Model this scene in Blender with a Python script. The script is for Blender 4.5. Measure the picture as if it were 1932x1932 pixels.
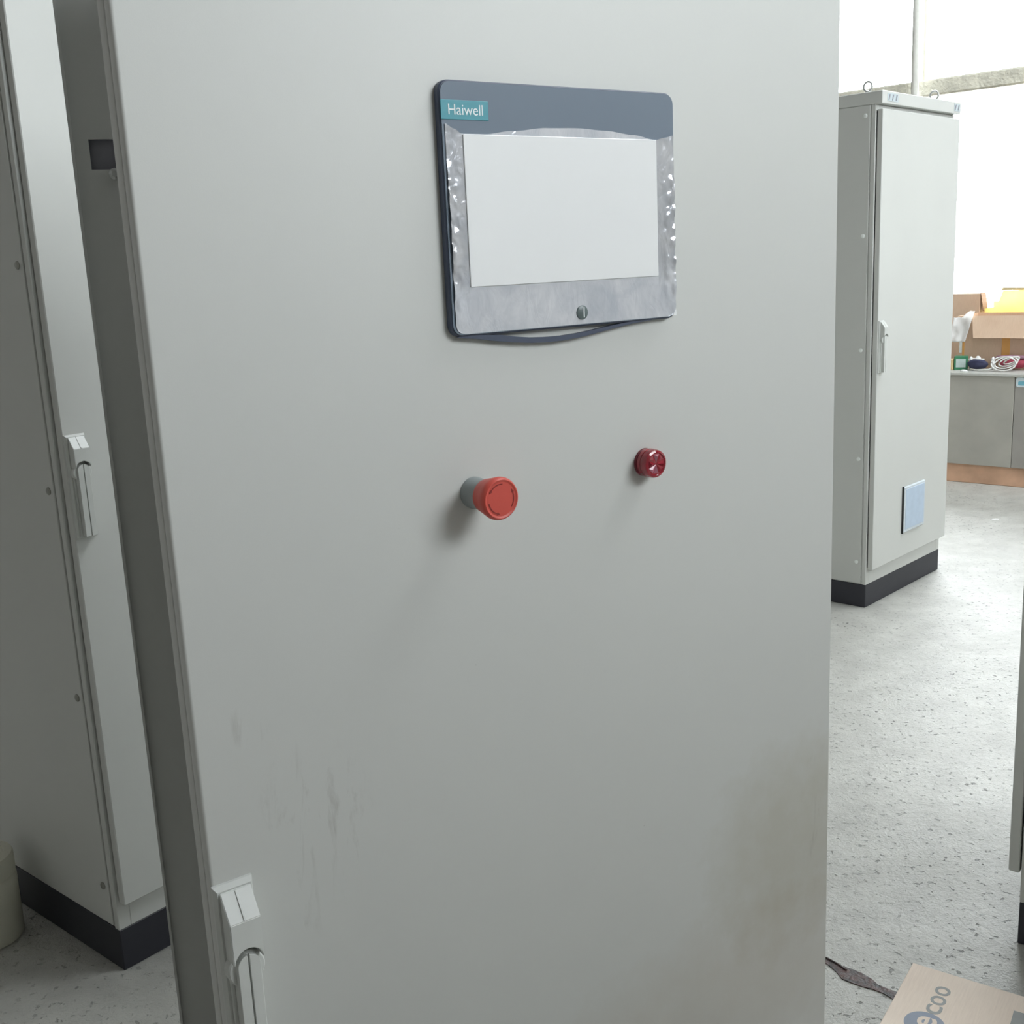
import bpy, bmesh, math, random
from mathutils import Vector, Matrix, noise

for o in list(bpy.data.objects):
    bpy.data.objects.remove(o, do_unlink=True)
S = bpy.context.scene
C = S.collection
PI = math.pi
rnd = random.Random(7)

# ------------------------------------------------------------------ camera
cam_d = bpy.data.cameras.new('camera')
cam_d.sensor_fit = 'HORIZONTAL'
cam_d.sensor_width = 36.0
cam_d.lens = 2120.0 / 1932.0 * 36.0
cam_d.clip_start = 0.05
cam_d.clip_end = 200
cam = bpy.data.objects.new('camera', cam_d)
C.objects.link(cam)
pitch, roll, EYE = 0.2172, -0.0476, 1.5098
_f = Vector((0, math.cos(pitch), -math.sin(pitch)))
_u = Vector((0, math.sin(pitch), math.cos(pitch)))
_r = Vector((1, 0, 0))
_r2 = math.cos(roll) * _r + math.sin(roll) * _u
_u2 = -math.sin(roll) * _r + math.cos(roll) * _u
M = Matrix((_r2, _u2, -_f)).transposed().to_4x4()
M.translation = Vector((0, 0, EYE))
cam.matrix_world = M
S.camera = cam

# ------------------------------------------------------------------ sky and exposure
SKY = 13.1
W = bpy.data.worlds.new('overcast_sky')
S.world = W
W.use_nodes = True
bg = W.node_tree.nodes['Background']
bg.inputs['Color'].default_value = (0.97, 1.0, 1.045, 1)
bg.inputs['Strength'].default_value = SKY
S.view_settings.view_transform = 'Standard'
S.view_settings.look = 'None'
S.view_settings.gamma = 1.0
S.view_settings.use_curve_mapping = False
S.view_settings.exposure = 0.0
S.cycles.use_denoising = True
S.cycles.use_adaptive_sampling = True
S.cycles.adaptive_threshold = 0.15
S.cycles.max_bounces = 6
S.cycles.diffuse_bounces = 4
S.cycles.glossy_bounces = 3
S.cycles.transparent_max_bounces = 24
S.cycles.sample_clamp_indirect = 8.0
S.cycles.caustics_reflective = False
S.cycles.caustics_refractive = False

# hall axes: UA points to the window wall, VA runs along it
TH = math.radians(48)
UA = Vector((math.cos(TH), math.sin(TH), 0))
VA = Vector((-math.sin(TH), math.cos(TH), 0))
U0, U1, V0, V1, ZC = -6.0, 8.2, -6.6, 8.0, 8.0
GU = (0.8, 5.6)                                  # window of the right-hand wall, along UA
GZ = (3.1, 7.2)
ROOF_U, ROOF_V = (4.2, 7.0), (-3.6, 2.0)         # opening of the rooflight added for top light
SILL, WTOP = 1.0, 6.4
VLOW, VHIGH = 1.875, 4.775                       # the window in view, along VA

def portal(name, centre, size, zdir, xdir):
    l = bpy.data.lights.new(name, 'AREA')
    l.shape = 'RECTANGLE'
    l.size, l.size_y = size
    l.cycles.is_portal = True
    o = bpy.data.objects.new(name, l)
    z = -Vector(zdir).normalized()
    x = Vector(xdir).normalized()
    y = z.cross(x)
    m = Matrix((x, y, z)).transposed().to_4x4()
    m.translation = centre
    o.matrix_world = m
    C.objects.link(o)
vm = (VLOW + VHIGH) / 2
portal('window_portal', UA * (U1 + 0.16) + VA * vm + Vector((0, 0, (SILL + WTOP) / 2)), (VHIGH - VLOW, WTOP - SILL), -UA, VA)
portal('side_window_portal', UA * (sum(GU) / 2) + VA * (V0 - 0.16) + Vector((0, 0, sum(GZ) / 2)), (GU[1] - GU[0], GZ[1] - GZ[0]), VA, UA)
portal('rooflight_portal', UA * (sum(ROOF_U) / 2) + VA * (sum(ROOF_V) / 2) + Vector((0, 0, ZC + 0.25)),
       (ROOF_U[1] - ROOF_U[0], ROOF_V[1] - ROOF_V[0]), (0, 0, -1), UA)

# ------------------------------------------------------------------ helpers
def tag(o, label=None, cat=None, group=None, kind=None):
    if label: o['label'] = label
    if cat: o['category'] = cat
    if group: o['group'] = group
    if kind: o['kind'] = kind
    return o

def empty(name, loc=(0, 0, 0), rz=0.0):
    o = bpy.data.objects.new(name, None)
    o.empty_display_size = 0.05
    o.location = loc
    o.rotation_euler = (0, 0, rz)
    C.objects.link(o)
    return o

def obj(name, bm, mat, parent=None, smooth=False, angle=None):
    me = bpy.data.meshes.new(name)
    bmesh.ops.recalc_face_normals(bm, faces=bm.faces)
    bm.to_mesh(me)
    bm.free()
    if mat: me.materials.append(mat)
    if smooth:
        for p in me.polygons: p.use_smooth = True
        if angle is not None:
            try: me.set_sharp_from_angle(angle=math.radians(angle))
            except Exception: pass
    o = bpy.data.objects.new(name, me)
    C.objects.link(o)
    if parent: o.parent = parent
    return o

def copy_part(o, parent):
    c = o.copy()
    C.objects.link(c)
    c.parent = parent
    return c

def box(bm, x0, x1, y0, y1, z0, z1, bev=0.0, seg=1):
    t = bmesh.new()
    r = bmesh.ops.create_cube(t, size=1.0)
    for v in t.verts:
        v.co = Vector(((x0 + x1) / 2 + v.co.x * (x1 - x0), (y0 + y1) / 2 + v.co.y * (y1 - y0), (z0 + z1) / 2 + v.co.z * (z1 - z0)))
    if bev:
        bmesh.ops.bevel(t, geom=list(t.edges), offset=bev, segments=seg, affect='EDGES', profile=0.5)
    merge(bm, t)
    return bm

def merge(bm, t, mtx=None):
    mp = {}
    for v in t.verts:
        mp[v] = bm.verts.new(mtx @ v.co if mtx else v.co)
    for f in t.faces:
        try:
            nf = bm.faces.new([mp[v] for v in f.verts])
            nf.smooth = f.smooth
        except ValueError: pass
    t.free()

def prism(bm, pts, a, b, axis='y', bev=0.0):
    """extrude a 2D outline; axis y: pts are (x,z); axis x: pts are (y,z); axis z: pts are (x,y)"""
    t = bmesh.new()
    def P(p, q):
        if axis == 'y': return (p[0], q, p[1])
        if axis == 'x': return (q, p[0], p[1])
        return (p[0], p[1], q)
    A = [t.verts.new(P(p, a)) for p in pts]
    B = [t.verts.new(P(p, b)) for p in pts]
    n = len(pts)
    t.faces.new(A)
    t.faces.new(list(reversed(B)))
    for i in range(n):
        t.faces.new((A[i], B[i], B[(i + 1) % n], A[(i + 1) % n]))
    bmesh.ops.recalc_face_normals(t, faces=t.faces)
    if bev:
        bmesh.ops.bevel(t, geom=list(t.edges), offset=bev, segments=1, affect='EDGES')
    merge(bm, t)
    return bm

def rrect(x0, x1, z0, z1, r, n=6):
    pts = []
    for cx, cz, a0 in ((x1 - r, z1 - r, 0), (x0 + r, z1 - r, 90), (x0 + r, z0 + r, 180), (x1 - r, z0 + r, 270)):
        for k in range(n + 1):
            a = math.radians(a0 + 90 * k / n)
            pts.append((cx + r * math.cos(a), cz + r * math.sin(a)))
    return pts

def lathe(bm, prof, c, axis='-y', n=40, cap=True):
    """prof: (r, h) pairs; axis -y: h grows towards -y; z: h grows up"""
    rings = []
    for r, h in prof:
        ring = []
        for k in range(n):
            a = 2 * PI * k / n
            if axis == '-y': co = (c[0] + r * math.cos(a), c[1] - h, c[2] + r * math.sin(a))
            else: co = (c[0] + r * math.cos(a), c[1] + r * math.sin(a), c[2] + h)
            ring.append(bm.verts.new(co))
        rings.append(ring)
    for i in range(len(rings) - 1):
        for k in range(n):
            bm.faces.new((rings[i][k], rings[i][(k + 1) % n], rings[i + 1][(k + 1) % n], rings[i + 1][k]))
    if cap:
        bm.faces.new(rings[0])
        bm.faces.new(list(reversed(rings[-1])))
    return bm

def tube(bm, pts, r, n=8, closed=False):
    pts = [Vector(p) for p in pts]
    rings = []
    m = len(pts)
    for i, p in enumerate(pts):
        if closed: d = pts[(i + 1) % m] - pts[i - 1]
        else: d = pts[min(i + 1, m - 1)] - pts[max(i - 1, 0)]
        d.normalize()
        up = Vector((0, 0, 1)) if abs(d.z) < 0.9 else Vector((1, 0, 0))
        a = d.cross(up).normalized()
        b = d.cross(a).normalized()
        rings.append([bm.verts.new(p + r * (math.cos(2 * PI * k / n) * a + math.sin(2 * PI * k / n) * b)) for k in range(n)])
    for i in range(m if closed else m - 1):
        A, B = rings[i], rings[(i + 1) % m]
        for k in range(n):
            bm.faces.new((A[k], A[(k + 1) % n], B[(k + 1) % n], B[k]))
    if not closed:
        bm.faces.new(rings[0]); bm.faces.new(list(reversed(rings[-1])))
    return bm

def text_bm(txt, size, extrude=0.0004, bold=0.0):
    cu = bpy.data.curves.new('lettering', 'FONT')
    cu.body = txt
    cu.size = size
    cu.extrude = extrude
    cu.offset = bold
    cu.resolution_u = 4
    o = bpy.data.objects.new('lettering_tmp', cu)
    C.objects.link(o)
    dg = bpy.context.evaluated_depsgraph_get()
    me = bpy.data.meshes.new_from_object(o.evaluated_get(dg))
    bm = bmesh.new()
    bm.from_mesh(me)
    bpy.data.objects.remove(o, do_unlink=True)
    bpy.data.curves.remove(cu)
    bpy.data.meshes.remove(me)
    return bm

def xf(bm, mtx):
    bmesh.ops.transform(bm, matrix=mtx, verts=bm.verts)
    return bm

# ------------------------------------------------------------------ materials
def lin(r, g, b):
    f = lambda c: (c / 12.92 if c <= 0.04045 else ((c + 0.055) / 1.055) ** 2.4)
    return (f(r / 255), f(g / 255), f(b / 255), 1)

class NT:
    def __init__(s, name):
        s.m = bpy.data.materials.new(name)
        s.m.use_nodes = True
        s.t = s.m.node_tree
        s.b = s.t.nodes['Principled BSDF']
        s.out = s.t.nodes['Material Output']
    def n(s, ty, **kw):
        nd = s.t.nodes.new(ty)
        for k, v in kw.items():
            if k in nd.inputs: nd.inputs[k].default_value = v
            else: setattr(nd, k, v)
        return nd
    def l(s, a, b): s.t.links.new(a, b)
    def set(s, **kw):
        for k, v in kw.items(): s.b.inputs[k.replace('_', ' ')].default_value = v
        return s
    def coord(s, scale=(1, 1, 1), loc=(0, 0, 0), kind='Object'):
        tc = s.n('ShaderNodeTexCoord')
        mp = s.n('ShaderNodeMapping')
        mp.inputs['Scale'].default_value = scale
        mp.inputs['Location'].default_value = loc
        s.l(tc.outputs[kind], mp.inputs['Vector'])
        return mp.outputs['Vector']
    def noise(s, vec, scale, detail=3.0, rough=0.5, dist=0.0):
        nd = s.n('ShaderNodeTexNoise')
        nd.inputs['Scale'].default_value = scale
        nd.inputs['Detail'].default_value = detail
        nd.inputs['Roughness'].default_value = rough
        nd.inputs['Distortion'].default_value = dist
        s.l(vec, nd.inputs['Vector'])
        return nd.outputs['Fac']
    def ramp(s, fac, stops):
        nd = s.n('ShaderNodeValToRGB')
        el = nd.color_ramp.elements
        while len(el) > len(stops): el.remove(el[-1])
        while len(el) < len(stops): el.new(1.0)
        for e, (p, c) in zip(el, stops):
            e.position = p
            e.color = c if len(c) == 4 else (*c, 1)
        s.l(fac, nd.inputs['Fac'])
        return nd.outputs['Color']
    def mix(s, fac, a, b, mode='MIX'):
        nd = s.n('ShaderNodeMix')
        nd.data_type = 'RGBA'
        nd.blend_type = mode
        for v, i in ((fac, 0), (a, 6), (b, 7)):
            if isinstance(v, (int, float, tuple)): nd.inputs[i].default_value = v
            else: s.l(v, nd.inputs[i])
        return nd.outputs[2]
    def math(s, op, a, b=0.0, clamp=False):
        nd = s.n('ShaderNodeMath')
        nd.operation = op
        nd.use_clamp = clamp
        for v, i in ((a, 0), (b, 1)):
            if isinstance(v, (int, float)): nd.inputs[i].default_value = v
            else: s.l(v, nd.inputs[i])
        return nd.outputs[0]
    def bump(s, h, strength=0.1, dist=0.001):
        nd = s.n('ShaderNodeBump')
        nd.inputs['Strength'].default_value = strength
        nd.inputs['Distance'].default_value = dist
        s.l(h, nd.inputs['Height'])
        s.l(nd.outputs['Normal'], s.b.inputs['Normal'])
    def base(s, c): s.l(c, s.b.inputs['Base Color'])
    def rough(s, c): s.l(c, s.b.inputs['Roughness'])

G0, G1 = (0, 0, 0, 1), (1, 1, 1, 1)

def plain(name, col, rough=0.5, metal=0.0, var=0.06, scale=30, bump=0.0, bdist=0.001, coat=0.0):
    t = NT(name).set(Roughness=rough, Metallic=metal, Coat_Weight=coat, Coat_Roughness=0.05)
    v = t.coord()
    n = t.noise(v, scale, 4)
    lo = tuple(c * (1 - var) for c in col[:3]) + (1,)
    hi = tuple(min(1, c * (1 + var)) for c in col[:3]) + (1,)
    t.base(t.ramp(n, [(0.3, lo), (0.7, hi)]))
    if bump: t.bump(t.noise(v, scale * 3, 4), bump, bdist)
    return t.m

GREY = lin(205, 206, 202)

def paint(name, col=GREY, dirt=0.0):
    """textured grey enclosure paint"""
    t = NT(name).set(Roughness=0.48)
    v = t.coord()
    big = t.noise(v, 3.0, 3)
    c = t.ramp(big, [(0.3, tuple(x * 0.97 for x in col[:3]) + (1,)), (0.7, col)])
    if dirt:
        vs = t.coord(scale=(9, 9, 2.2))
        smear = t.ramp(t.noise(vs, 1.6, 6, 0.65, 0.4), [(0.56, G0), (0.78, G1)])
        c = t.mix(t.math('MULTIPLY', smear, dirt), c, lin(140, 132, 116))
    t.base(c)
    t.bump(t.noise(v, 900, 2), 0.06, 0.0006)
    return t.m

M_PAINT = paint('grey_enclosure_paint')

def door_paint():
    """main door: the same paint with smudges near the handle and yellowed grime low down at the right"""
    t = NT('worn_grey_door_paint').set(Roughness=0.5)
    v = t.coord()
    big = t.noise(v, 2.2, 3)
    c = t.ramp(big, [(0.3, tuple(x * 0.975 for x in GREY[:3]) + (1,)), (0.7, GREY)])
    sx = t.n('ShaderNodeSeparateXYZ')
    t.l(v, sx.inputs[0])
    X, Z = sx.outputs['X'], sx.outputs['Z']
    def blob(cx, cz, rx, rz, warp=0.5):
        a = t.math('DIVIDE', t.math('SUBTRACT', X, cx), rx)
        b = t.math('DIVIDE', t.math('SUBTRACT', Z, cz), rz)
        d = t.math('ADD', t.math('MULTIPLY', a, a), t.math('MULTIPLY', b, b))
        d = t.math('ADD', d, t.math('MULTIPLY', t.math('SUBTRACT', t.noise(v, 22, 5, 0.6), 0.5), warp * 4))
        return t.math('SUBTRACT', 1.0, d, clamp=True)
    grime = blob(0.74, 0.78, 0.17, 0.16, 0.35)
    grime2 = blob(0.62, 0.62, 0.35, 0.12, 0.3)
    c = t.mix(t.math('MULTIPLY', grime, 0.30), c, lin(158, 147, 110))
    c = t.mix(t.math('MULTIPLY', grime2, 0.22), c, lin(168, 152, 128))
    vs = t.coord(scale=(1, 1, 0.22))
    streak = t.ramp(t.noise(vs, 45, 6, 0.7, 0.6), [(0.52, G0), (0.72, G1)])
    sm = t.math('ADD', blob(0.105, 1.02, 0.06, 0.10), blob(0.78, 0.80, 0.03, 0.10), clamp=True)
    sm = t.math('ADD', sm, blob(0.045, 1.135, 0.022, 0.022), clamp=True)
    c = t.mix(t.math('MULTIPLY', t.math('MULTIPLY', sm, streak), 0.45), c, lin(112, 104, 94))
    sp = t.ramp(t.noise(v, 70, 2), [(0.785, G0), (0.80, G1)])
    c = t.mix(t.math('MULTIPLY', sp, 0.35), c, lin(110, 104, 98))
    t.base(c)
    t.bump(t.noise(v, 900, 2), 0.06, 0.0006)
    return t.m
M_DOOR = door_paint()

M_PLINTH = plain('charcoal_plinth_paint', lin(44, 44, 52), 0.5, var=0.1, scale=12)
M_GASKET = plain('black_rubber_gasket', lin(38, 40, 42), 0.7)
M_STEEL = plain('zinc_steel', lin(190, 192, 190), 0.3, 0.8)
M_HANDLE = plain('light_grey_handle_plastic', lin(204, 206, 202), 0.36, var=0.03)
M_SCREW = plain('pale_screw_cap', lin(232, 236, 232), 0.35)
M_SCREW_D = plain('galvanised_screw', lin(150, 150, 142), 0.35, 0.6)
M_DARKGREY = plain('mid_grey_plastic', lin(140, 140, 148), 0.5)  # even grey for the latch pocket and the cap ribs
M_VENT = plain('pale_blue_filter_grille', lin(184, 200, 218), 0.5, var=0.04)
M_INNER = plain('galvanised_mounting_plate', lin(170, 172, 168), 0.4, 0.6)

def concrete_floor():
    t = NT('worn_concrete_floor')
    v = t.coord()
    big = t.noise(v, 0.9, 5, 0.6)
    mid = t.noise(v, 7, 6, 0.65)
    c = t.ramp(big, [(0.3, lin(168, 166, 158)), (0.7, lin(196, 195, 188))])
    c = t.mix(0.5, c, t.ramp(mid, [(0.3, lin(158, 158, 154)), (0.7, lin(206, 206, 200))]))
    pits = t.ramp(t.noise(v, 52, 3, 0.55), [(0.615, G0), (0.675, G1)])
    zone = t.ramp(t.noise(v, 2.1, 3), [(0.42, (0.05, 0.05, 0.05)), (0.60, G1)])
    c = t.mix(t.math('MULTIPLY', t.math('MULTIPLY', pits, zone), 0.85), c, lin(92, 92, 88))
    va = t.coord(scale=(1.0, 3.5, 1))
    chips = t.ramp(t.noise(va, 24, 2, 0.5, 0.8), [(0.71, G0), (0.74, G1)])
    c = t.mix(t.math('MULTIPLY', chips, 0.5), c, lin(105, 104, 100))
    t.base(c)
    r = t.ramp(t.noise(v, 5, 5), [(0.3, (0.30, 0.30, 0.30)), (0.7, (0.52, 0.52, 0.52))])
    t.rough(r)
    t.b.inputs['Specular IOR Level'].default_value = 0.5
    h = t.math('ADD', t.math('MULTIPLY', t.noise(v, 38, 5, 0.7), 1.0), t.math('MULTIPLY', pits, -0.5))
    h = t.math('ADD', h, t.math('MULTIPLY', t.noise(v, 140, 2), 0.25))
    t.bump(h, 0.7, 0.008)
    return t.m
M_FLOOR = concrete_floor()
M_WALL = plain('hall_wall_plaster', lin(222, 220, 215), 0.8, var=0.05, scale=1.2, bump=0.2, bdist=0.002)
M_DADO = plain('hall_wall_dull_paint', lin(186, 183, 179), 0.8, var=0.05, scale=1.2)
M_CEIL = plain('hall_roof_sheet', lin(124, 122, 120), 0.7, var=0.05, scale=1.0)
M_FRAME = plain('window_frame_paint', lin(224, 221, 206), 0.6, var=0.1, scale=14, bump=0.3, bdist=0.002)
M_SILL = plain('rough_concrete_beam', lin(226, 222, 206), 0.85, var=0.16, scale=16, bump=0.8, bdist=0.01)
M_PIPE = plain('white_pipe_paint', lin(246, 246, 240), 0.45, var=0.04)

def glass():
    t = NT('window_glass')
    tr = t.n('ShaderNodeBsdfTransparent')
    tr.inputs['Color'].default_value = (0.97, 0.985, 0.98, 1)
    gl = t.n('ShaderNodeBsdfGlossy')
    gl.inputs['Roughness'].default_value = 0.03
    fr = t.n('ShaderNodeFresnel')
    fr.inputs['IOR'].default_value = 1.3
    mx = t.n('ShaderNodeMixShader')
    t.l(fr.outputs[0], mx.inputs[0]); t.l(tr.outputs[0], mx.inputs[1]); t.l(gl.outputs[0], mx.inputs[2])
    t.l(mx.outputs[0], t.out.inputs['Surface'])
    return t.m
M_GLASS = glass()

# ------------------------------------------------------------------ the hall
HALL = Matrix((UA, VA, Vector((0, 0, 1)))).transposed().to_4x4()   # (u, v, z) -> world

def hall(name, bm, mat, parent=None, kind='structure', smooth=False):
    xf(bm, HALL)
    o = obj(name, bm, mat, parent, smooth)
    if kind and not parent: o['kind'] = kind
    return o

fl = hall('floor', box(bmesh.new(), U0 - 0.2, U1 + 0.2, V0 - 0.2, V1 + 0.2, -0.12, 0.0), M_FLOOR)
bm = bmesh.new()
box(bm, U0 - 0.2, ROOF_U[0], V0 - 0.3, V1 + 0.2, ZC, ZC + 0.2)
box(bm, ROOF_U[1], U1 + 0.3, V0 - 0.3, V1 + 0.2, ZC, ZC + 0.2)
box(bm, ROOF_U[0], ROOF_U[1], V0 - 0.3, ROOF_V[0], ZC, ZC + 0.2)
box(bm, ROOF_U[0], ROOF_U[1], ROOF_V[1], V1 + 0.2, ZC, ZC + 0.2)
hall('ceiling', bm, M_CEIL)
rl = hall('added_rooflight', box(bmesh.new(), ROOF_U[0], ROOF_U[0] + 0.05, ROOF_V[0], ROOF_V[1], ZC + 0.1, ZC + 0.18), M_FRAME)  # unseen rooflight, added to brighten the floor and bench from above
for k in range(2):
    a = ROOF_V[0] + (ROOF_V[1] - ROOF_V[0]) * k / 2
    b = ROOF_V[0] + (ROOF_V[1] - ROOF_V[0]) * (k + 1) / 2
    if k: hall('glazing_bar', box(bmesh.new(), ROOF_U[0] + 0.05, ROOF_U[1], a - 0.02, a + 0.02, ZC + 0.1, ZC + 0.18), M_FRAME, rl)
    hall('pane', box(bmesh.new(), ROOF_U[0] + 0.05, ROOF_U[1], a + 0.02, b - 0.02, ZC + 0.13, ZC + 0.137), M_GLASS, rl)
hall('added_shade_partition', box(bmesh.new(), -0.4, 5.0, -1.75, -1.65, 0, 2.2), M_DADO)  # unseen partition, added to shade the lower part of the control door
hall('wall_back', box(bmesh.new(), U0 - 0.2, U0, V0 - 0.2, V1 + 0.2, 0, ZC), M_DADO)
hall('wall_left', box(bmesh.new(), U0, U1 + 0.3, V1, V1 + 0.2, 0, ZC), M_DADO)
def holed(a0, a1, h0, h1, z0, z1, put):
    """four wall pieces around an opening"""
    bm = bmesh.new()
    for p in ((a0, h0, 0, ZC), (h1, a1, 0, ZC), (h0, h1, 0, z0), (h0, h1, z1, ZC)): put(bm, *p)
    return bm
hall('wall_right', holed(U0, U1, GU[0], GU[1], GZ[0], GZ[1], lambda bm, a, b, c, d: box(bm, a, b, V0 - 0.24, V0, c, d)), M_DADO)
hall('wall_window', holed(V0, V1, VLOW, VHIGH, SILL, WTOP, lambda bm, a, b, c, d: box(bm, U1, U1 + 0.24, a, b, c, d)), M_WALL)
hall('trim_1', box(bmesh.new(), U1 - 0.04, U1 + 0.2, VLOW - 0.1, VHIGH + 0.1, 2.515, 2.625, 0.012), M_SILL)
# the window in view: a thin mullion stands just right of the pipe
win_lo = hall('window_1', box(bmesh.new(), U1 + 0.02, U1 + 0.12, VLOW, VHIGH, SILL, SILL + 0.05, 0.004), M_FRAME)
win_hi = hall('window_2', box(bmesh.new(), U1 + 0.02, U1 + 0.12, VLOW, VHIGH, WTOP - 0.05, WTOP, 0.004), M_FRAME)
ve = [VLOW, 3.325, VHIGH]
for win, z0, z1 in ((win_lo, SILL + 0.05, 2.515), (win_hi, 2.625, WTOP - 0.05)):
    hall('mullion', box(bmesh.new(), U1 + 0.03, U1 + 0.08, 3.316, 3.334, z0, z1, 0.002), M_FRAME, win)
    for a, b in zip(ve[:-1], ve[1:]):
        hall('pane', box(bmesh.new(), U1 + 0.052, U1 + 0.058, a + 0.009, b - 0.009, z0, z1), M_GLASS, win)
# the tall window of the right-hand wall, outside the picture
win_s = hall('window_3', box(bmesh.new(), GU[0], GU[1], V0 - 0.12, V0 - 0.02, GZ[0], GZ[0] + 0.05, 0.004), M_FRAME)
hall('top_rail', box(bmesh.new(), GU[0], GU[1], V0 - 0.12, V0 - 0.02, GZ[1] - 0.05, GZ[1], 0.004), M_FRAME, win_s)
for k in range(5):
    a = GU[0] + (GU[1] - GU[0]) * k / 5
    b = GU[0] + (GU[1] - GU[0]) * (k + 1) / 5
    if k: hall('mullion', box(bmesh.new(), a - 0.02, a + 0.02, V0 - 0.10, V0 - 0.03, GZ[0] + 0.05, GZ[1] - 0.05), M_FRAME, win_s)
    for z0, z1 in ((GZ[0] + 0.05, 5.5), (5.54, GZ[1] - 0.05)):
        hall('pane', box(bmesh.new(), a + 0.02, b - 0.02, V0 - 0.07, V0 - 0.064, z0, z1), M_GLASS, win_s)
    hall('transom', box(bmesh.new(), a + 0.02, b - 0.02, V0 - 0.09, V0 - 0.05, 5.5, 5.54), M_FRAME, win_s)
# white conduit in front of the window wall
pipe = hall('vertical_pipe', lathe(bmesh.new(), [(0.026, 0.0), (0.026, ZC - 0.001)], (8.08, 3.325, 0.0), 'z', 20), M_PIPE, None, None, True)
tag(pipe, 'slim white vertical pipe in front of the bright windows above the far cabinet', 'pipe')

# crack in the floor with wet rusty filling
def crack():
    pts = [(0.560, 2.262, 0.005), (0.600, 2.214, 0.006), (0.625, 2.180, 0.006), (0.640, 2.158, 0.005), (0.655, 2.135, 0.009), (0.667, 2.117, 0.016), (0.683, 2.104, 0.017),
           (0.698, 2.085, 0.013), (0.712, 2.070, 0.008), (0.730, 2.052, 0.007), (0.746, 2.036, 0.011), (0.765, 2.018, 0.010), (0.80, 1.985, 0.006), (0.86, 1.93, 0.005)]
    bm = bmesh.new()
    L = []; Rr = []
    for i, (x, y, w) in enumerate(pts):
        w *= 1.4
        d = Vector((0.66, -0.72)) if 0 < i < len(pts) - 1 else Vector((0.66, -0.72))
        nrm = Vector((0.74, 0.68))
        j = rnd.uniform(0.8, 1.2)
        L.append((x + nrm.x * w * j, y + nrm.y * w * j)); Rr.append((x - nrm.x * w, y - nrm.y * w))
    prism(bm, L + Rr[::-1], 0.0003, 0.0022, 'z')
    tube(bm, [(0.622, 2.19, 0.002), (0.64, 2.172, 0.003), (0.655, 2.152, 0.003), (0.668, 2.128, 0.003)], 0.0022, 6)
    return bm
t = NT('wet_rusty_joint_filling').set(Roughness=0.5)
vv = t.coord()
t.base(t.ramp(t.noise(vv, 60, 4), [(0.35, lin(34, 29, 28)), (0.68, lin(84, 52, 46))]))
t.bump(t.noise(vv, 120, 3), 0.6, 0.004)
cr = obj('joint_filling', crack(), t.m, fl)
cr['label'] = 'dark wet rust-brown filling of a crack in the concrete'

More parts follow.
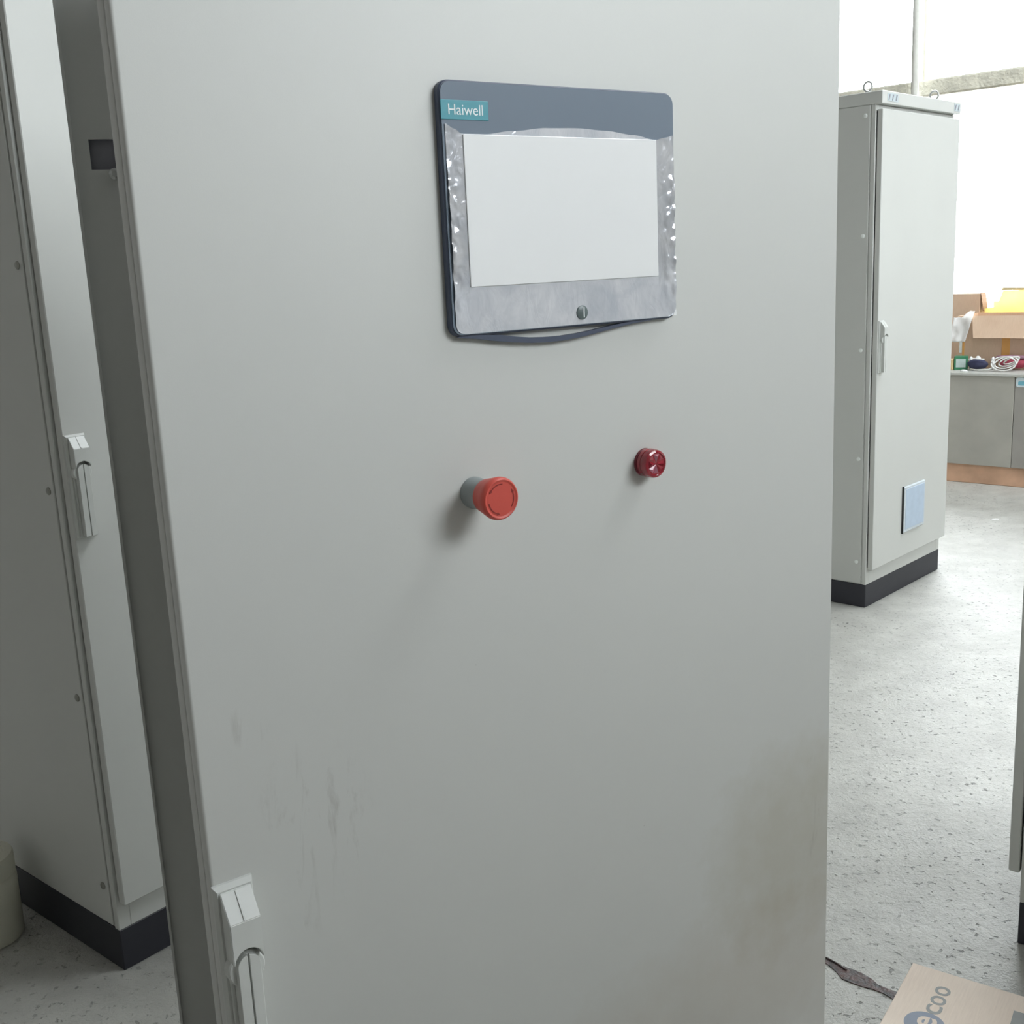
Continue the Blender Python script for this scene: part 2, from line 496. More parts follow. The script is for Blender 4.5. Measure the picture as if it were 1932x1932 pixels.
# ------------------------------------------------------------------ enclosure handle (shared)
def handle_meshes():
    """local: x 0..0.036 across, y negative outwards, z 0 at the top downwards"""
    bm = bmesh.new()
    prism(bm, [(0.0, 0.0), (0.036, 0.0), (0.036, -0.213), (0.0, -0.213)], 0.0, -0.003)
    # tapered rim of the plate
    t = bmesh.new()
    a = [t.verts.new(p) for p in ((0, -0.003, 0), (0.036, -0.003, 0), (0.036, -0.003, -0.213), (0, -0.003, -0.213))]
    b = [t.verts.new(p) for p in ((0.0025, -0.0075, -0.0035), (0.0335, -0.0075, -0.0035), (0.0335, -0.0075, -0.2095), (0.0025, -0.0075, -0.2095))]
    t.faces.new(a); t.faces.new(list(reversed(b)))
    for i in range(4): t.faces.new((a[i], a[(i + 1) % 4], b[(i + 1) % 4], b[i]))
    merge(bm, t)
    bmesh.ops.recalc_face_normals(bm, faces=bm.faces)
    plate = bm
    # lock body with slanted head and an arched notch at its foot
    bm = bmesh.new()
    x0, x1, cx = 0.0042, 0.0318, 0.018
    R = 0.0125
    zc = -0.0665
    arch = [(x0, -0.0655)]
    for k in range(0, 17):
        an = PI - PI * k / 16
        arch.append((cx + R * math.cos(an), zc + R * math.sin(an) + 0.001))
    arch.append((x1, -0.0655))
    zt = -0.027
    outline = [(x0, zt), *arch, (x1, zt)]
    prism(bm, outline, -0.0075, -0.026)
    prof = [(-0.0075, -0.0045), (-0.0095, -0.0045), (-0.026, zt), (-0.0075, zt)]
    prism(bm, prof, x0, x1, 'x')
    bmesh.ops.remove_doubles(bm, verts=bm.verts, dist=1e-6)
    dead = [f for f in bm.faces if len(f.verts) == 4 and all(abs(v_.co.z - zt) < 1e-6 for v_ in f.verts)]
    bmesh.ops.delete(bm, geom=dead, context='FACES_ONLY')
    sharp = [e for e in bm.edges if len(e.link_faces) == 2 and e.calc_face_angle(0) > 0.5]
    bmesh.ops.bevel(bm, geom=sharp, offset=0.0006, segments=2, affect='EDGES', clamp_overlap=True)
    body = bm
    bm = bmesh.new()  # raised rib on the slanted face
    nn = Vector((-0.0225, 0.0165)).normalized()
    p0, p1 = Vector((-0.0098, -0.0052)), Vector((-0.0258, zt + 0.0003))
    q = [p0 - nn * 0.0005, p1 - nn * 0.0005, p1 + nn * 0.0011, p0 + nn * 0.0011]
    prism(bm, [(a_.x, a_.y) for a_ in q], cx - 0.0011, cx + 0.0011, 'x', 0.0003)
    rib = bm
    bm = bmesh.new()
    lathe(bm, [(0.0168, 0.0075), (0.0168, 0.0165), (0.0155, 0.0182)], (cx, 0, zc - 0.010), '-y', 40)
    hub = bm
    # swing lever: two ribs with a groove between, rounded top
    bm = bmesh.new()
    lw, zl = 0.0102, zc - 0.0035
    pts = [(cx - lw, -0.208)]
    for k in range(0, 13):
        an = PI - PI * k / 12
        pts.append((cx + lw * math.cos(an), zl + lw * math.sin(an)))
    pts.append((cx + lw, -0.208))
    prism(bm, pts, -0.012, -0.0212)
    g = 0.0008
    lp = [(min(p[0], cx - g), p[1]) for p in pts if p[0] < cx - 1e-4] + [(cx - g, zl + lw), (cx - g, -0.208)]
    rp = [(cx + g, -0.208), (cx + g, zl + lw)] + [(max(p[0], cx + g), p[1]) for p in pts if p[0] > cx + 1e-4]
    for hp in (lp, rp): prism(bm, hp, -0.0211, -0.0245, bev=0.0004)
    lever = bm
    bm = bmesh.new()
    box(bm, 0.0046, 0.0314, -0.0115, -0.0075, -0.2085, -0.064, 0.0006)
    tray = bm
    return dict(plate=plate, body=body, rib=rib, hub=hub, lever=lever, tray=tray)

_hm = {}
def handle(parent, x, y, ztop, sc=1.0):
    if not _hm:
        for k, b in handle_meshes().items():
            me = bpy.data.meshes.new('handle_' + k)
            bmesh.ops.recalc_face_normals(b, faces=b.faces)
            b.to_mesh(me); b.free()
            me.materials.append(M_HANDLE)
            _hm[k] = me
    def mk(name, key, par):
        o = bpy.data.objects.new(name, _hm[key])
        C.objects.link(o); o.parent = par
        return o
    h = mk('handle', 'plate', parent)
    h.location = (x, y, ztop)
    h.scale = (sc, 1, 1)
    h['label'] = 'light grey swing handle with slanted head'
    mk('lock_body', 'body', h); mk('rib', 'rib', h); mk('hub', 'hub', h); mk('lever', 'lever', h); mk('tray', 'tray', h)
    return h

# ------------------------------------------------------------------ floor-standing enclosures (left, far right, right edge)
CW, CD, TH_D = 0.74, 0.60, 0.0265
def enclosure(name, loc, yaw, label, sw_mat, vent=False, eyes=True, up=0.0):
    r = empty(name, (loc[0], loc[1], 0), yaw)
    tag(r, label, 'cabinet')
    W_, D_ = CW, CD
    obj('plinth', box(bmesh.new(), 0.0, W_, 0.0, D_, 0.0, 0.10, 0.002), M_PLINTH, r)
    obj('body', box(bmesh.new(), 0.004, W_ - 0.004, 0.003, D_ - 0.003, 0.10, 2.06 + up, 0.001), M_PAINT, r)
    bm = bmesh.new()   # front frame with folded edges
    box(bm, 0.0, 0.030, 0.0, 0.018, 0.10, 2.05 + up, 0.0015)
    box(bm, W_ - 0.030, W_, 0.0, 0.018, 0.10, 2.05 + up, 0.0015)
    box(bm, 0.030, W_ - 0.030, 0.0, 0.018, 0.10, 0.185, 0.0015)
    box(bm, 0.030, W_ - 0.030, 0.0, 0.018, 1.99 + up, 2.05 + up, 0.0015)
    obj('front_frame', bm, M_PAINT, r)
    obj('gasket', box(bmesh.new(), 0.010, W_ - 0.010, -0.004, 0.0, 0.176, 2.026 + up), M_GASKET, r)
    for s, x in ((-1, 0.0), (1, W_)):
        xa, xb = (x - 0.001, x + 0.004) if s < 0 else (x - 0.004, x + 0.001)
        o = obj('side_panel', box(bmesh.new(), xa, xb, 0.023, D_ - 0.02, 0.105, 2.05 + up, 0.0012), M_PAINT, r)
        for z in (0.198, 0.644, 1.097, 1.552, 2.012):
            for y in (0.043, D_ - 0.05):
                bm = bmesh.new()
                lathe(bm, [(0.0085, 0.0), (0.0085, 0.0015), (0.006, 0.0035), (0.003, 0.0035)], (0, 0, 0), 'z', 16)
                xf(bm, Matrix.Translation((x + s * 0.0008, y, z)) @ Matrix.Rotation(s * PI / 2, 4, 'Y'))
                obj('screw', bm, sw_mat, o, True, 40)
    d = obj('door', box(bmesh.new(), 0.006, W_, -TH_D, -0.004, 0.168, 2.032 + up, 0.002), M_PAINT, r)
    bm = bmesh.new()
    box(bm, -0.0005, W_ + 0.004, -TH_D, D_, 2.052 + up, 2.100 + up, 0.002)
    tc = obj('top_cap', bm, M_PAINT, r)
    for x0, x1 in ((0.042, 0.135), (W_ - 0.068, W_ - 0.008)):
        bm = bmesh.new()
        box(bm, x0, x1, -TH_D - 0.0012, -TH_D + 0.001, 2.062 + up, 2.092 + up)
        pl = obj('corner_plate', bm, plain('cap_plate_grey', lin(190, 200, 204), 0.5), tc)
        n = 3 if x1 - x0 > 0.08 else 2
        for k in range(n):
            xa = x0 + (x1 - x0) * (k + 0.2) / n
            prism_b = prism(bmesh.new(), [(xa, 2.066 + up), (xa + 0.006, 2.066 + up), (xa + 0.016, 2.088 + up), (xa + 0.008, 2.088 + up)], -TH_D - 0.0025, -TH_D - 0.0011)
            obj('rib', prism_b, M_DARKGREY, pl)
    handle(r, 0.008, -TH_D, 1.215, 1.25)
    if eyes:
        for (x, y) in ((0.03, 0.05), (W_ - 0.165, 0.02), (0.03, D_ - 0.06), (W_ - 0.165, D_ - 0.06)):
            bm = bmesh.new()
            tube(bm, [(x, y + 0.018 * math.cos(a), 2.124 + 0.018 * math.sin(a)) for a in [2 * PI * k / 20 for k in range(20)]], 0.0042, 8, True)
            lathe(bm, [(0.012, 0.0), (0.012, 0.006), (0.006, 0.009)], (x, y, 2.100), 'z', 16)
            obj('lifting_eye', bm, M_STEEL, r, True)
    if vent:
        v_ = obj('filter_grille', box(bmesh.new(), 0.276, 0.486, -TH_D - 0.010, -TH_D, 0.276, 0.482, 0.004), plain('filter_frame_plastic', lin(206, 214, 220), 0.5), d)
        v_['label'] = 'pale blue square filter grille low on the door'
        obj('filter_mat', box(bmesh.new(), 0.290, 0.476, -TH_D - 0.0115, -TH_D - 0.009, 0.290, 0.470, 0.001), M_VENT, v_)
        obj('edge_seal', box(bmesh.new(), 0.2735, 0.2775, -TH_D - 0.008, -TH_D, 0.274, 0.484), M_GASKET, v_)
    return r

enclosure('equipment_cabinet', (1.4923, 4.6023), 0.8009, 'tall light grey steel cabinet with filter grille, standing alone before the bright windows', M_SCREW, vent=True)
enclosure('equipment_cabinet', (-0.918, 2.2528), 0.8659, 'tall grey steel cabinet on black plinth behind the left edge of the control door', M_SCREW_D, eyes=False, up=0.08)
enclosure('equipment_cabinet', (0.08, 2.50), 0.8659, 'unseen grey steel cabinet added behind the control cabinet to shade the floor', M_SCREW_D, eyes=False)  # added hidden cabinet, keeps top light off the left floor
_y = 0.8659 + PI
enclosure('equipment_cabinet', (1.065 - CW * math.cos(_y), 2.199 - CW * math.sin(_y)), _y, 'grey cabinet cut off by the right picture edge, above the cardboard box', M_SCREW_D, eyes=False)

# ------------------------------------------------------------------ main control cabinet, door ajar
YD = 0.6094
DOORW, DOORT = 0.808, 0.030
main = empty('control_cabinet', (-0.2717, 0.8699, 0), YD)
tag(main, 'light grey control cabinet in the foreground with touch panel and red emergency stop', 'cabinet')
bm = bmesh.new()
box(bm, 0.0, DOORW, 0.0, 0.014, 0.06, 1.94, 0.0028, 3)
box(bm, 0.0012, DOORW - 0.0012, 0.0135, 0.0155, 0.0612, 1.9388)
box(bm, 0.0, DOORW, 0.015, DOORT, 0.06, 1.94, 0.0015, 2)
door = obj('door', bm, M_DOOR, main, True, 35)
handle(main, -0.0005, 0.0, 1.003)
# body behind the door, turned back about the hinge
BETA = math.radians(17.0)
hinge = Vector((DOORW, 0.040))
BSH = 0.0
BW, BD = 0.808, 0.50
brot = BETA - YD
bloc = Vector((hinge.x - BW * math.cos(brot) , hinge.y - BW * math.sin(brot), 0))
def body_part(name, bm, mat, par=None):
    o = obj(name, bm, mat, par or main)
    if not par:
        o.location = bloc; o.rotation_euler = (0, 0, brot)
    return o
HX0, HX1, HZ0, HZ1 = 0.0162, 0.0530, 1.617, 1.645     # latch opening in the left frame bar
FWD = 0.062
bm = bmesh.new()
box(bm, 0.0, HX0, 0.0, 0.0025, 0.05, 1.95)
box(bm, HX0, FWD, 0.0, 0.0025, 0.05, HZ0)
box(bm, HX0, FWD, 0.0, 0.0025, HZ1, 1.95)
box(bm, HX1, FWD, 0.0, 0.0025, HZ0, HZ1)
box(bm, BW - FWD, BW, 0.0, 0.0025, 0.05, 1.95)
box(bm, FWD, BW - FWD, 0.0, 0.0025, 0.05, 0.12)
box(bm, FWD, BW - FWD, 0.0, 0.0025, 1.88, 1.95)
box(bm, FWD - 0.002, FWD, 0.0025, 0.03, 0.12, 1.88)
box(bm, 0.0, 0.0025, -0.006, 0.0, 0.05, 1.95)
box(bm, BW - 0.0025, BW, -0.006, 0.0, 0.05, 1.95)
ff = body_part('front_frame', bm, M_PAINT)
bm = bmesh.new()
box(bm, HX0, HX1, 0.007, 0.009, HZ0, HZ1)
box(bm, HX0 - 0.001, HX0, 0.0025, 0.016, HZ0, HZ1)
box(bm, HX0, HX1, 0.0025, 0.016, HZ1, HZ1 + 0.001)
box(bm, HX0, HX1, 0.0025, 0.016, HZ0 - 0.001, HZ0)
body_part('latch_pocket', bm, M_DARKGREY)
bm = bmesh.new()
lathe(bm, [(0.0055, 0.0), (0.0055, 0.004), (0.003, 0.0055)], (0.0370, 0.0, HZ0 - 0.0045), '-y', 16)
body_part('latch_bolt', bm, M_STEEL)
for nm, a in (('side_panel', (0.0, 0.0025)), ('side_panel', (BW - 0.0025, BW))):
    body_part(nm, box(bmesh.new(), a[0], a[1], 0.0025, BD, 0.05, 1.95), M_PAINT)
body_part('rear_panel', box(bmesh.new(), 0.0025, BW - 0.0025, BD - 0.003, BD, 0.05, 1.95), M_PAINT)
body_part('roof_panel', box(bmesh.new(), 0.0, BW, 0.0, BD, 1.95, 1.97), M_PAINT)
body_part('base', box(bmesh.new(), 0.0, BW, 0.0, BD, 0.0, 0.05), M_PLINTH)
body_part('mounting_plate', box(bmesh.new(), 0.06, BW - 0.06, BD - 0.04, BD - 0.036, 0.12, 1.88), M_INNER)
for z in (0.25, 1.0, 1.75):
    bm = bmesh.new()
    lathe(bm, [(0.007, 0.0), (0.007, 0.07)], (DOORW + 0.004, 0.036, z), 'z', 14)
    obj('hinge', bm, M_STEEL, main, True, 40)

# ---- touch panel on the door
M_SLATE = plain('slate_plastic_housing', lin(76, 84, 102), 0.4, var=0.04)
M_FACE = plain('blue_grey_glass_face', lin(124, 136, 150), 0.12, var=0.03, scale=8, coat=0.5)
M_SCREENW = plain('white_film_and_reflection', lin(243, 244, 244), 0.2, var=0.012, scale=9, coat=0.3)  # white window reflection held in the screen's base colour; also colours the film corner
M_TEAL = plain('teal_brand_plate', lin(58, 146, 160), 0.35, var=0.03)
M_INK = plain('white_print', lin(236, 242, 242), 0.5)
hx0, hx1, hz0, hz1 = 0.2695, 0.5440, 1.4475, 1.6672
hmi = obj('touch_panel', prism(bmesh.new(), rrect(hx0, hx1, hz0, hz1, 0.0105), 0.0, -0.0075, bev=0.0012), M_SLATE, main)
hmi['label'] = 'slate blue touch panel with white screen and teal brand plate'
fc = obj('face_glass', prism(bmesh.new(), rrect(hx0 + 0.0016, hx1 - 0.0012, hz0 + 0.0016, hz1 - 0.0016, 0.0095), -0.0072, -0.0086), M_FACE, hmi)

def film_mesh():
    """loose protective film around the screen: wrinkled at the sides, arched along its upper edge"""
    bm = bmesh.new()
    x0, x1, zb = hx0 + 0.004, hx1 - 0.002, hz0 + 0.0022
    nx, nz = 190, 130
    def ztop(x):
        # knots read from the panel
        kn = [(0.2735, 1.6305), (0.283, 1.6265), (0.2914, 1.6225), (0.315, 1.6228), (0.345, 1.6262), (0.385, 1.6298), (0.42, 1.6306), (0.455, 1.6292), (0.49, 1.6262), (0.519, 1.6222), (0.530, 1.6245), (0.5425, 1.6270)]
        for (a, za), (b, zb_) in zip(kn[:-1], kn[1:]):
            if x <= b:
                f = max(0, (x - a) / (b - a)); f = f * f * (3 - 2 * f)
                return za + (zb_ - za) * f
        return kn[-1][1]
    grid = []
    for i in range(nx + 1):
        x = x0 + (x1 - x0) * i / nx
        col = []
        zt = ztop(x)
        for j in range(nz + 1):
            z = zb + (zt - zb) * j / nz
            side = max(0.0, (0.2905 - x) / 0.017, (x - 0.5200) / 0.020)
            side = min(1.0, side)
            low = min(1.0, max(0.0, (1.600 - z) / 0.03)) * min(1.0, max(0.0, (z - 1.455) / 0.03))
            q = Vector((x * 110, z * 75, 3.1))
            wr = noise.noise(q) + 0.7 * abs(noise.noise(q * 2.1 + Vector((5, 1, 0))))
            y = -0.0090 - 0.0021 * side * (0.3 + 0.7 * low) * (wr + 0.55)
            # soft crease lines in the lower band
            lowb = max(0.0, (1.490 - z) / 0.04)
            c1 = abs((z - 1.4865) + 0.00016 * ((x - 0.40) / 0.01) ** 2 * 0.35 - 0.004)
            y -= 0.0009 * lowb * math.exp(-(c1 / 0.0022) ** 2)
            rr_ = 0.0095
            dz = min(z - zb, rr_)
            ins = rr_ - math.sqrt(max(0.0, rr_ * rr_ - (rr_ - dz) ** 2))
            col.append(bm.verts.new((min(max(x, x0 + ins), x1 - ins), y, z)))
        grid.append(col)
    for i in range(nx):
        for j in range(nz):
            bm.faces.new((grid[i][j], grid[i + 1][j], grid[i + 1][j + 1], grid[i][j + 1]))
    return bm
def film_mat():
    t = NT('silvery_protective_film').set(Roughness=0.14, Metallic=0.25)
    v = t.coord()
    t.base(t.ramp(t.noise(v, 26, 4, 0.6, 0.8), [(0.3, lin(196, 200, 208)), (0.7, lin(226, 227, 231))]))
    t.b.inputs['Coat Weight'].default_value = 0.6
    t.b.inputs['Coat Roughness'].default_value = 0.04
    sx = t.n('ShaderNodeSeparateXYZ')
    t.l(v, sx.inputs[0])
    side = t.math('ADD', t.math('LESS_THAN', sx.outputs['X'], 0.2908), t.math('GREATER_THAN', sx.outputs['X'], 0.5196), clamp=True)
    side = t.math('MULTIPLY', side, t.math('DIVIDE', t.math('SUBTRACT', sx.outputs['Z'], 1.480), 0.025, clamp=True))
    t.l(t.math('ADD', t.math('MULTIPLY', side, 0.4), 0.2), t.b.inputs['Metallic'])
    t.l(t.math('SUBTRACT', 0.5, t.math('MULTIPLY', side, 0.4)), t.b.inputs['Coat Weight'])
    t.bump(t.noise(t.coord(scale=(1, 1, 0.6)), 55, 3, 0.5, 1.2), 0.25, 0.004)
    return t.m
M_FILM = film_mat()
film = obj('protective_film', film_mesh(), M_FILM, hmi, True)
film['label'] = 'silvery wrinkled protective film around the screen'
sx0, sx1, sz0, sz1 = 0.2914, 0.5190, 1.4909, 1.6222
scr = obj('screen', prism(bmesh.new(), [(sx0, sz0), (sx1, sz0), (sx1, sz1), (sx0, sz1)], -0.0086, -0.0101, bev=0.0004), M_SCREENW, hmi)
scr['label'] = 'white touch screen'
bp = obj('brand_plate', box(bmesh.new(), 0.2705, 0.3200, -0.0092, -0.0084, 1.6342, 1.6503, 0.0002), M_TEAL, hmi)
bp['label'] = 'teal plate with white lettering'
bm = text_bm('Haiwell', 0.0128, 0.00012)
xs = [v_.co.x for v_ in bm.verts]
k = 0.0360 / (max(xs) - min(xs))
xf(bm, Matrix.Translation((0.2770, -0.0093, 1.6382)) @ Matrix.Rotation(PI / 2, 4, 'X') @ Matrix.Diagonal((k, 1, 1, 1)))
obj('lettering', bm, M_INK, bp)
bm = bmesh.new()
lathe(bm, [(0.0068, 0.0085), (0.0068, 0.0098), (0.0058, 0.0104)], (0.4187, 0, 1.4607), '-y', 28)
hb = obj('home_button', bm, plain('dark_green_grey_button', lin(98, 110, 110), 0.3), hmi, True, 40)
obj('button_mark', box(bmesh.new(), 0.4192, 0.4206, -0.0109, -0.0103, 1.4560, 1.4658), M_INK, hb)
# sagging lower edge of the film and its folded corner
outer = [(0.276, 1.4474), (0.2816, 1.4462), (0.300, 1.4440), (0.316, 1.4412), (0.338, 1.4382), (0.3586, 1.4362), (0.378, 1.4352), (0.3967, 1.4354), (0.4166, 1.4369), (0.4366, 1.4392), (0.462, 1.4428), (0.485, 1.4455), (0.520, 1.4480)]
inner = [(0.485, 1.4478), (0.462, 1.4460), (0.4366, 1.4432), (0.4166, 1.4412), (0.397, 1.4402), (0.378, 1.4402), (0.359, 1.4412), (0.342, 1.4432), (0.322, 1.4464), (0.300, 1.4478)]
obj('sagging_gasket', prism(bmesh.new(), outer + inner, -0.0010, -0.0065), M_SLATE, hmi)
obj('film_corner', prism(bmesh.new(), [(0.5436, 1.4500), (0.5478, 1.4496), (0.5486, 1.4525), (0.5458, 1.4625), (0.5436, 1.4680)], -0.0030, -0.0042), M_SCREENW, hmi)

# ---- emergency stop and indicator lamp
M_RED = plain('coral_red_plastic', lin(208, 84, 72), 0.42, var=0.03)
M_REDMARK = plain('dark_red_marking', lin(140, 44, 40), 0.5)
M_COLLAR = plain('mid_grey_plastic_collar', lin(150, 156, 156), 0.45)
EX, EZ = 0.2885, 1.3020
bm = bmesh.new()
lathe(bm, [(0.0150, 0.0), (0.0152, 0.003), (0.0145, 0.004), (0.0140, 0.026)], (EX, 0, EZ), '-y', 48)
es = obj('emergency_stop', bm, M_COLLAR, main, True, 40)
es['label'] = 'red mushroom emergency stop button on a grey collar'
bm = bmesh.new()
lathe(bm, [(0.0145, 0.0215), (0.0160, 0.0225), (0.0175, 0.030), (0.0192, 0.037), (0.0200, 0.0405), (0.0200, 0.0425), (0.0192, 0.0448), (0.0178, 0.0460), (0.0168, 0.0458), (0.0162, 0.0452), (0.0155, 0.0452), (0.004, 0.0458)], (EX, 0, EZ), '-y', 64)
hd = obj('mushroom_head', bm, M_RED, es, True, 50)
def arc_mark(a0, a1, r, w, y):
    bm = bmesh.new()
    n = 18
    P = [(EX + (r + w / 2) * math.cos(math.radians(a0 + (a1 - a0) * k / n)), EZ + (r + w / 2) * math.sin(math.radians(a0 + (a1 - a0) * k / n))) for k in range(n + 1)]
    Q = [(EX + (r - w / 2) * math.cos(math.radians(a0 + (a1 - a0) * k / n)), EZ + (r - w / 2) * math.sin(math.radians(a0 + (a1 - a0) * k / n))) for k in range(n, -1, -1)]
    return prism(bm, P + Q, y, y - 0.0004)
for a in (-38, 190, 82):
    bm = arc_mark(a, a + 58, 0.0138, 0.0010, -0.0452)
    e = math.radians(a + 58)
    tx, tz = EX + 0.0138 * math.cos(e), EZ + 0.0138 * math.sin(e)
    rx, rz = math.cos(e), math.sin(e)
    prism(bm, [(tx + rx * 0.0016, tz + rz * 0.0016), (tx - rx * 0.0016, tz - rz * 0.0016), (tx - rz * 0.0034, tz + rx * 0.0034)], -0.0452, -0.0456)
    obj('arrow_mark', bm, M_REDMARK, hd)
t = NT('red_lamp_lens').set(Roughness=0.12, Transmission_Weight=0.25, Coat_Weight=0.7, Coat_Roughness=0.04)
t.base(t.ramp(t.noise(t.coord(), 160, 2), [(0.3, lin(158, 26, 46)), (0.7, lin(190, 40, 60))]))
M_LENS = t.m
M_LENSF = plain('lamp_facet_pale', lin(186, 120, 136), 0.12, coat=0.6)
LX, LZ = 0.5035, 1.3010
bm = bmesh.new()
lathe(bm, [(0.0148, 0.0), (0.0148, 0.0028), (0.0140, 0.0032), (0.0140, 0.005)], (LX, 0, LZ), '-y', 48)
il = obj('indicator_lamp', bm, plain('dark_red_lamp_ring', lin(118, 30, 46), 0.4), main, True, 40)
il['label'] = 'small round red indicator lamp'
bm = bmesh.new()
lathe(bm, [(0.0138, 0.004), (0.0150, 0.0045), (0.0150, 0.0085), (0.0144, 0.0090), (0.0144, 0.0098), (0.0150, 0.0103), (0.0150, 0.0150), (0.0142, 0.0172), (0.0120, 0.0182), (0.0112, 0.0174), (0.004, 0.0174)], (LX, 0, LZ), '-y', 48)
ln = obj('lens', bm, M_LENS, il, True, 30)
for k in range(8):     # wedge facets moulded in the lens
    a0 = k * PI / 4 + 0.35
    bm = bmesh.new()
    rim_ = [bm.verts.new((LX + 0.0108 * math.cos(a0 + d_), -0.0176, LZ + 0.0108 * math.sin(a0 + d_))) for d_ in (0.03, PI / 4 - 0.03)]
    ct = bm.verts.new((LX + 0.0006 * math.cos(a0 + PI / 8), -0.0176, LZ + 0.0006 * math.sin(a0 + PI / 8)))
    ap = bm.verts.new((LX + 0.0078 * math.cos(a0 + PI / 8), -0.0202 if k % 2 else -0.0186, LZ + 0.0078 * math.sin(a0 + PI / 8)))
    bm.faces.new((rim_[0], rim_[1], ct)); bm.faces.new((rim_[0], rim_[1], ap)); bm.faces.new((rim_[1], ct, ap)); bm.faces.new((ct, rim_[0], ap))
    obj('facet', bm, M_LENSF if k in (1, 4, 5) else M_LENS, ln)

# ------------------------------------------------------------------ white bucket at the left
M_BUCKET = plain('off_white_bucket_plastic', lin(214, 212, 196), 0.5, var=0.05, scale=8)
bk = empty('bucket', (-1.296, 2.415, 0), 0.3)
tag(bk, 'small off-white plastic bucket with lid beside the left cabinet', 'bucket')
bm = bmesh.new()
lathe(bm, [(0.070, 0.0), (0.078, 0.002), (0.080, 0.006), (0.0805, 0.10), (0.081, 0.150), (0.076, 0.158), (0.074, 0.165)], (0, 0, 0), 'z', 48)
obj('wall', bm, M_BUCKET, bk, True, 40)
bm = bmesh.new()
lathe(bm, [(0.0765, 0.160), (0.080, 0.162), (0.080, 0.206), (0.077, 0.211), (0.060, 0.213), (0.058, 0.209), (0.02, 0.209)], (0, 0, 0), 'z', 48)
obj('lid', bm, M_BUCKET, bk, True, 40)

# ------------------------------------------------------------------ cardboard
def cardboard(name, a, b):
    t = NT(name).set(Roughness=0.8)
    v = t.coord()
    c = t.ramp(t.noise(v, 6, 4), [(0.3, a), (0.7, b)])
    fib = t.noise(t.coord(scale=(120, 8, 8)), 3, 4)
    c = t.mix(0.12, c, t.ramp(fib, [(0.3, lin(150, 120, 90)), (0.7, lin(235, 215, 190))]))
    t.base(c)
    t.bump(fib, 0.08, 0.001)
    return t.m
M_CARD = cardboard('pale_cardboard', lin(224, 208, 194), lin(232, 219, 206))
M_CARD2 = cardboard('tan_cardboard', lin(214, 182, 156), lin(222, 194, 168))
M_PRINT = plain('grey_carton_print', lin(150, 152, 150), 0.7)
M_PRINTB = plain('blue_grey_carton_print', lin(138, 146, 160), 0.7)
cb = empty('cardboard_box', (0.682, 1.792, 0), math.radians(-35.3))
tag(cb, 'closed pale cardboard box with grey round logo lettering on the floor at the lower right', 'box')
BL, BWD, BH = 0.44, 0.46, 0.25
bm = bmesh.new()
box(bm, 0, BL, -BWD, 0, 0, BH - 0.004, 0.002)
obj('carton', bm, M_CARD, cb)
bm = bmesh.new(); box(bm, 0, BL, -BWD / 2 + 0.001, 0, BH - 0.004, BH, 0.0008); obj('flap', bm, M_CARD, cb)
bm = bmesh.new(); box(bm, 0, BL, -BWD, -BWD / 2 - 0.001, BH - 0.004, BH, 0.0008); obj('flap', bm, M_CARD, cb)
# print: round badge with a pale e, then c o o running up along the edge
def cprint(name, bm, mat, x, y, rz, par=None, z=BH + 0.0002):
    xf(bm, Matrix.Translation((x, y, z)) @ Matrix.Rotation(rz, 4, 'Z'))
    return obj(name, bm, mat, par or cb)
def centred(bm, w, h):
    xs = [v_.co.x for v_ in bm.verts]; ys = [v_.co.y for v_ in bm.verts]
    xf(bm, Matrix.Diagonal((w / (max(xs) - min(xs)), h / (max(ys) - min(ys)), 1, 1)) @ Matrix.Translation((-(max(xs) + min(xs)) / 2, -(max(ys) + min(ys)) / 2, 0)))
    return bm
for ch, yy in (('o', -0.0556), ('o', -0.0848), ('c', -0.1125)):
    cprint('printed_letter', centred(text_bm(ch, 0.05, 0.0001, 0.0004), 0.0255, 0.0255), M_PRINT, 0.0658, yy, PI / 2)
bm = bmesh.new()
lathe(bm, [(0.0325, 0.0), (0.0325, 0.0002)], (0, 0, 0), 'z', 48)
badge = cprint('printed_badge', bm, M_PRINTB, 0.0625, -0.158, 0)
cprint('printed_letter', centred(text_bm('e', 0.06, 0.0001, 0.0012), 0.030, 0.031), M_CARD, 0.0645, -0.152, PI / 2, badge, BH + 0.0005)
bm = bmesh.new(); box(bm, 0, 0.12, -0.09, 0, 0, 0.0002)
cprint('printed_block', bm, M_PRINT, 0.1785, -0.0475, math.radians(3))

# ------------------------------------------------------------------ workbench below the windows
M_SHEET = plain('dull_grey_sheet', lin(172, 169, 160), 0.6, var=0.09, scale=5, bump=0.15, bdist=0.004)
M_SHEET2 = plain('dull_grey_sheet_darker', lin(158, 154, 148), 0.6, var=0.08, scale=5)
M_TOP = plain('pale_bench_top', lin(190, 190, 184), 0.5, var=0.06)
M_TIMBER = plain('raw_timber', lin(208, 168, 140), 0.7, var=0.14, scale=9)
def hroot(name, u, v, z=0.0, rz=0.0):
    p = UA * u + VA * v
    # local x runs to the right along the wall (-VA), local y into the wall (UA)
    return empty(name, (p.x, p.y, z), math.atan2(-VA.y, -VA.x) + rz)
wb = hroot('workbench', 7.2, 3.6)
tag(wb, 'low workbench with dull grey sheet front and timber base under the windows', 'workbench')
obj('timber_base', box(bmesh.new(), 0.0, 2.8, 0.02, 0.72, 0.0, 0.122, 0.003), M_TIMBER, wb)
obj('front_sheet', box(bmesh.new(), 0.0, 1.316, 0.0, 0.02, 0.122, 0.690, 0.002), M_SHEET, wb)
obj('front_sheet', box(bmesh.new(), 1.319, 2.8, 0.002, 0.02, 0.122, 0.690, 0.002), M_SHEET2, wb)
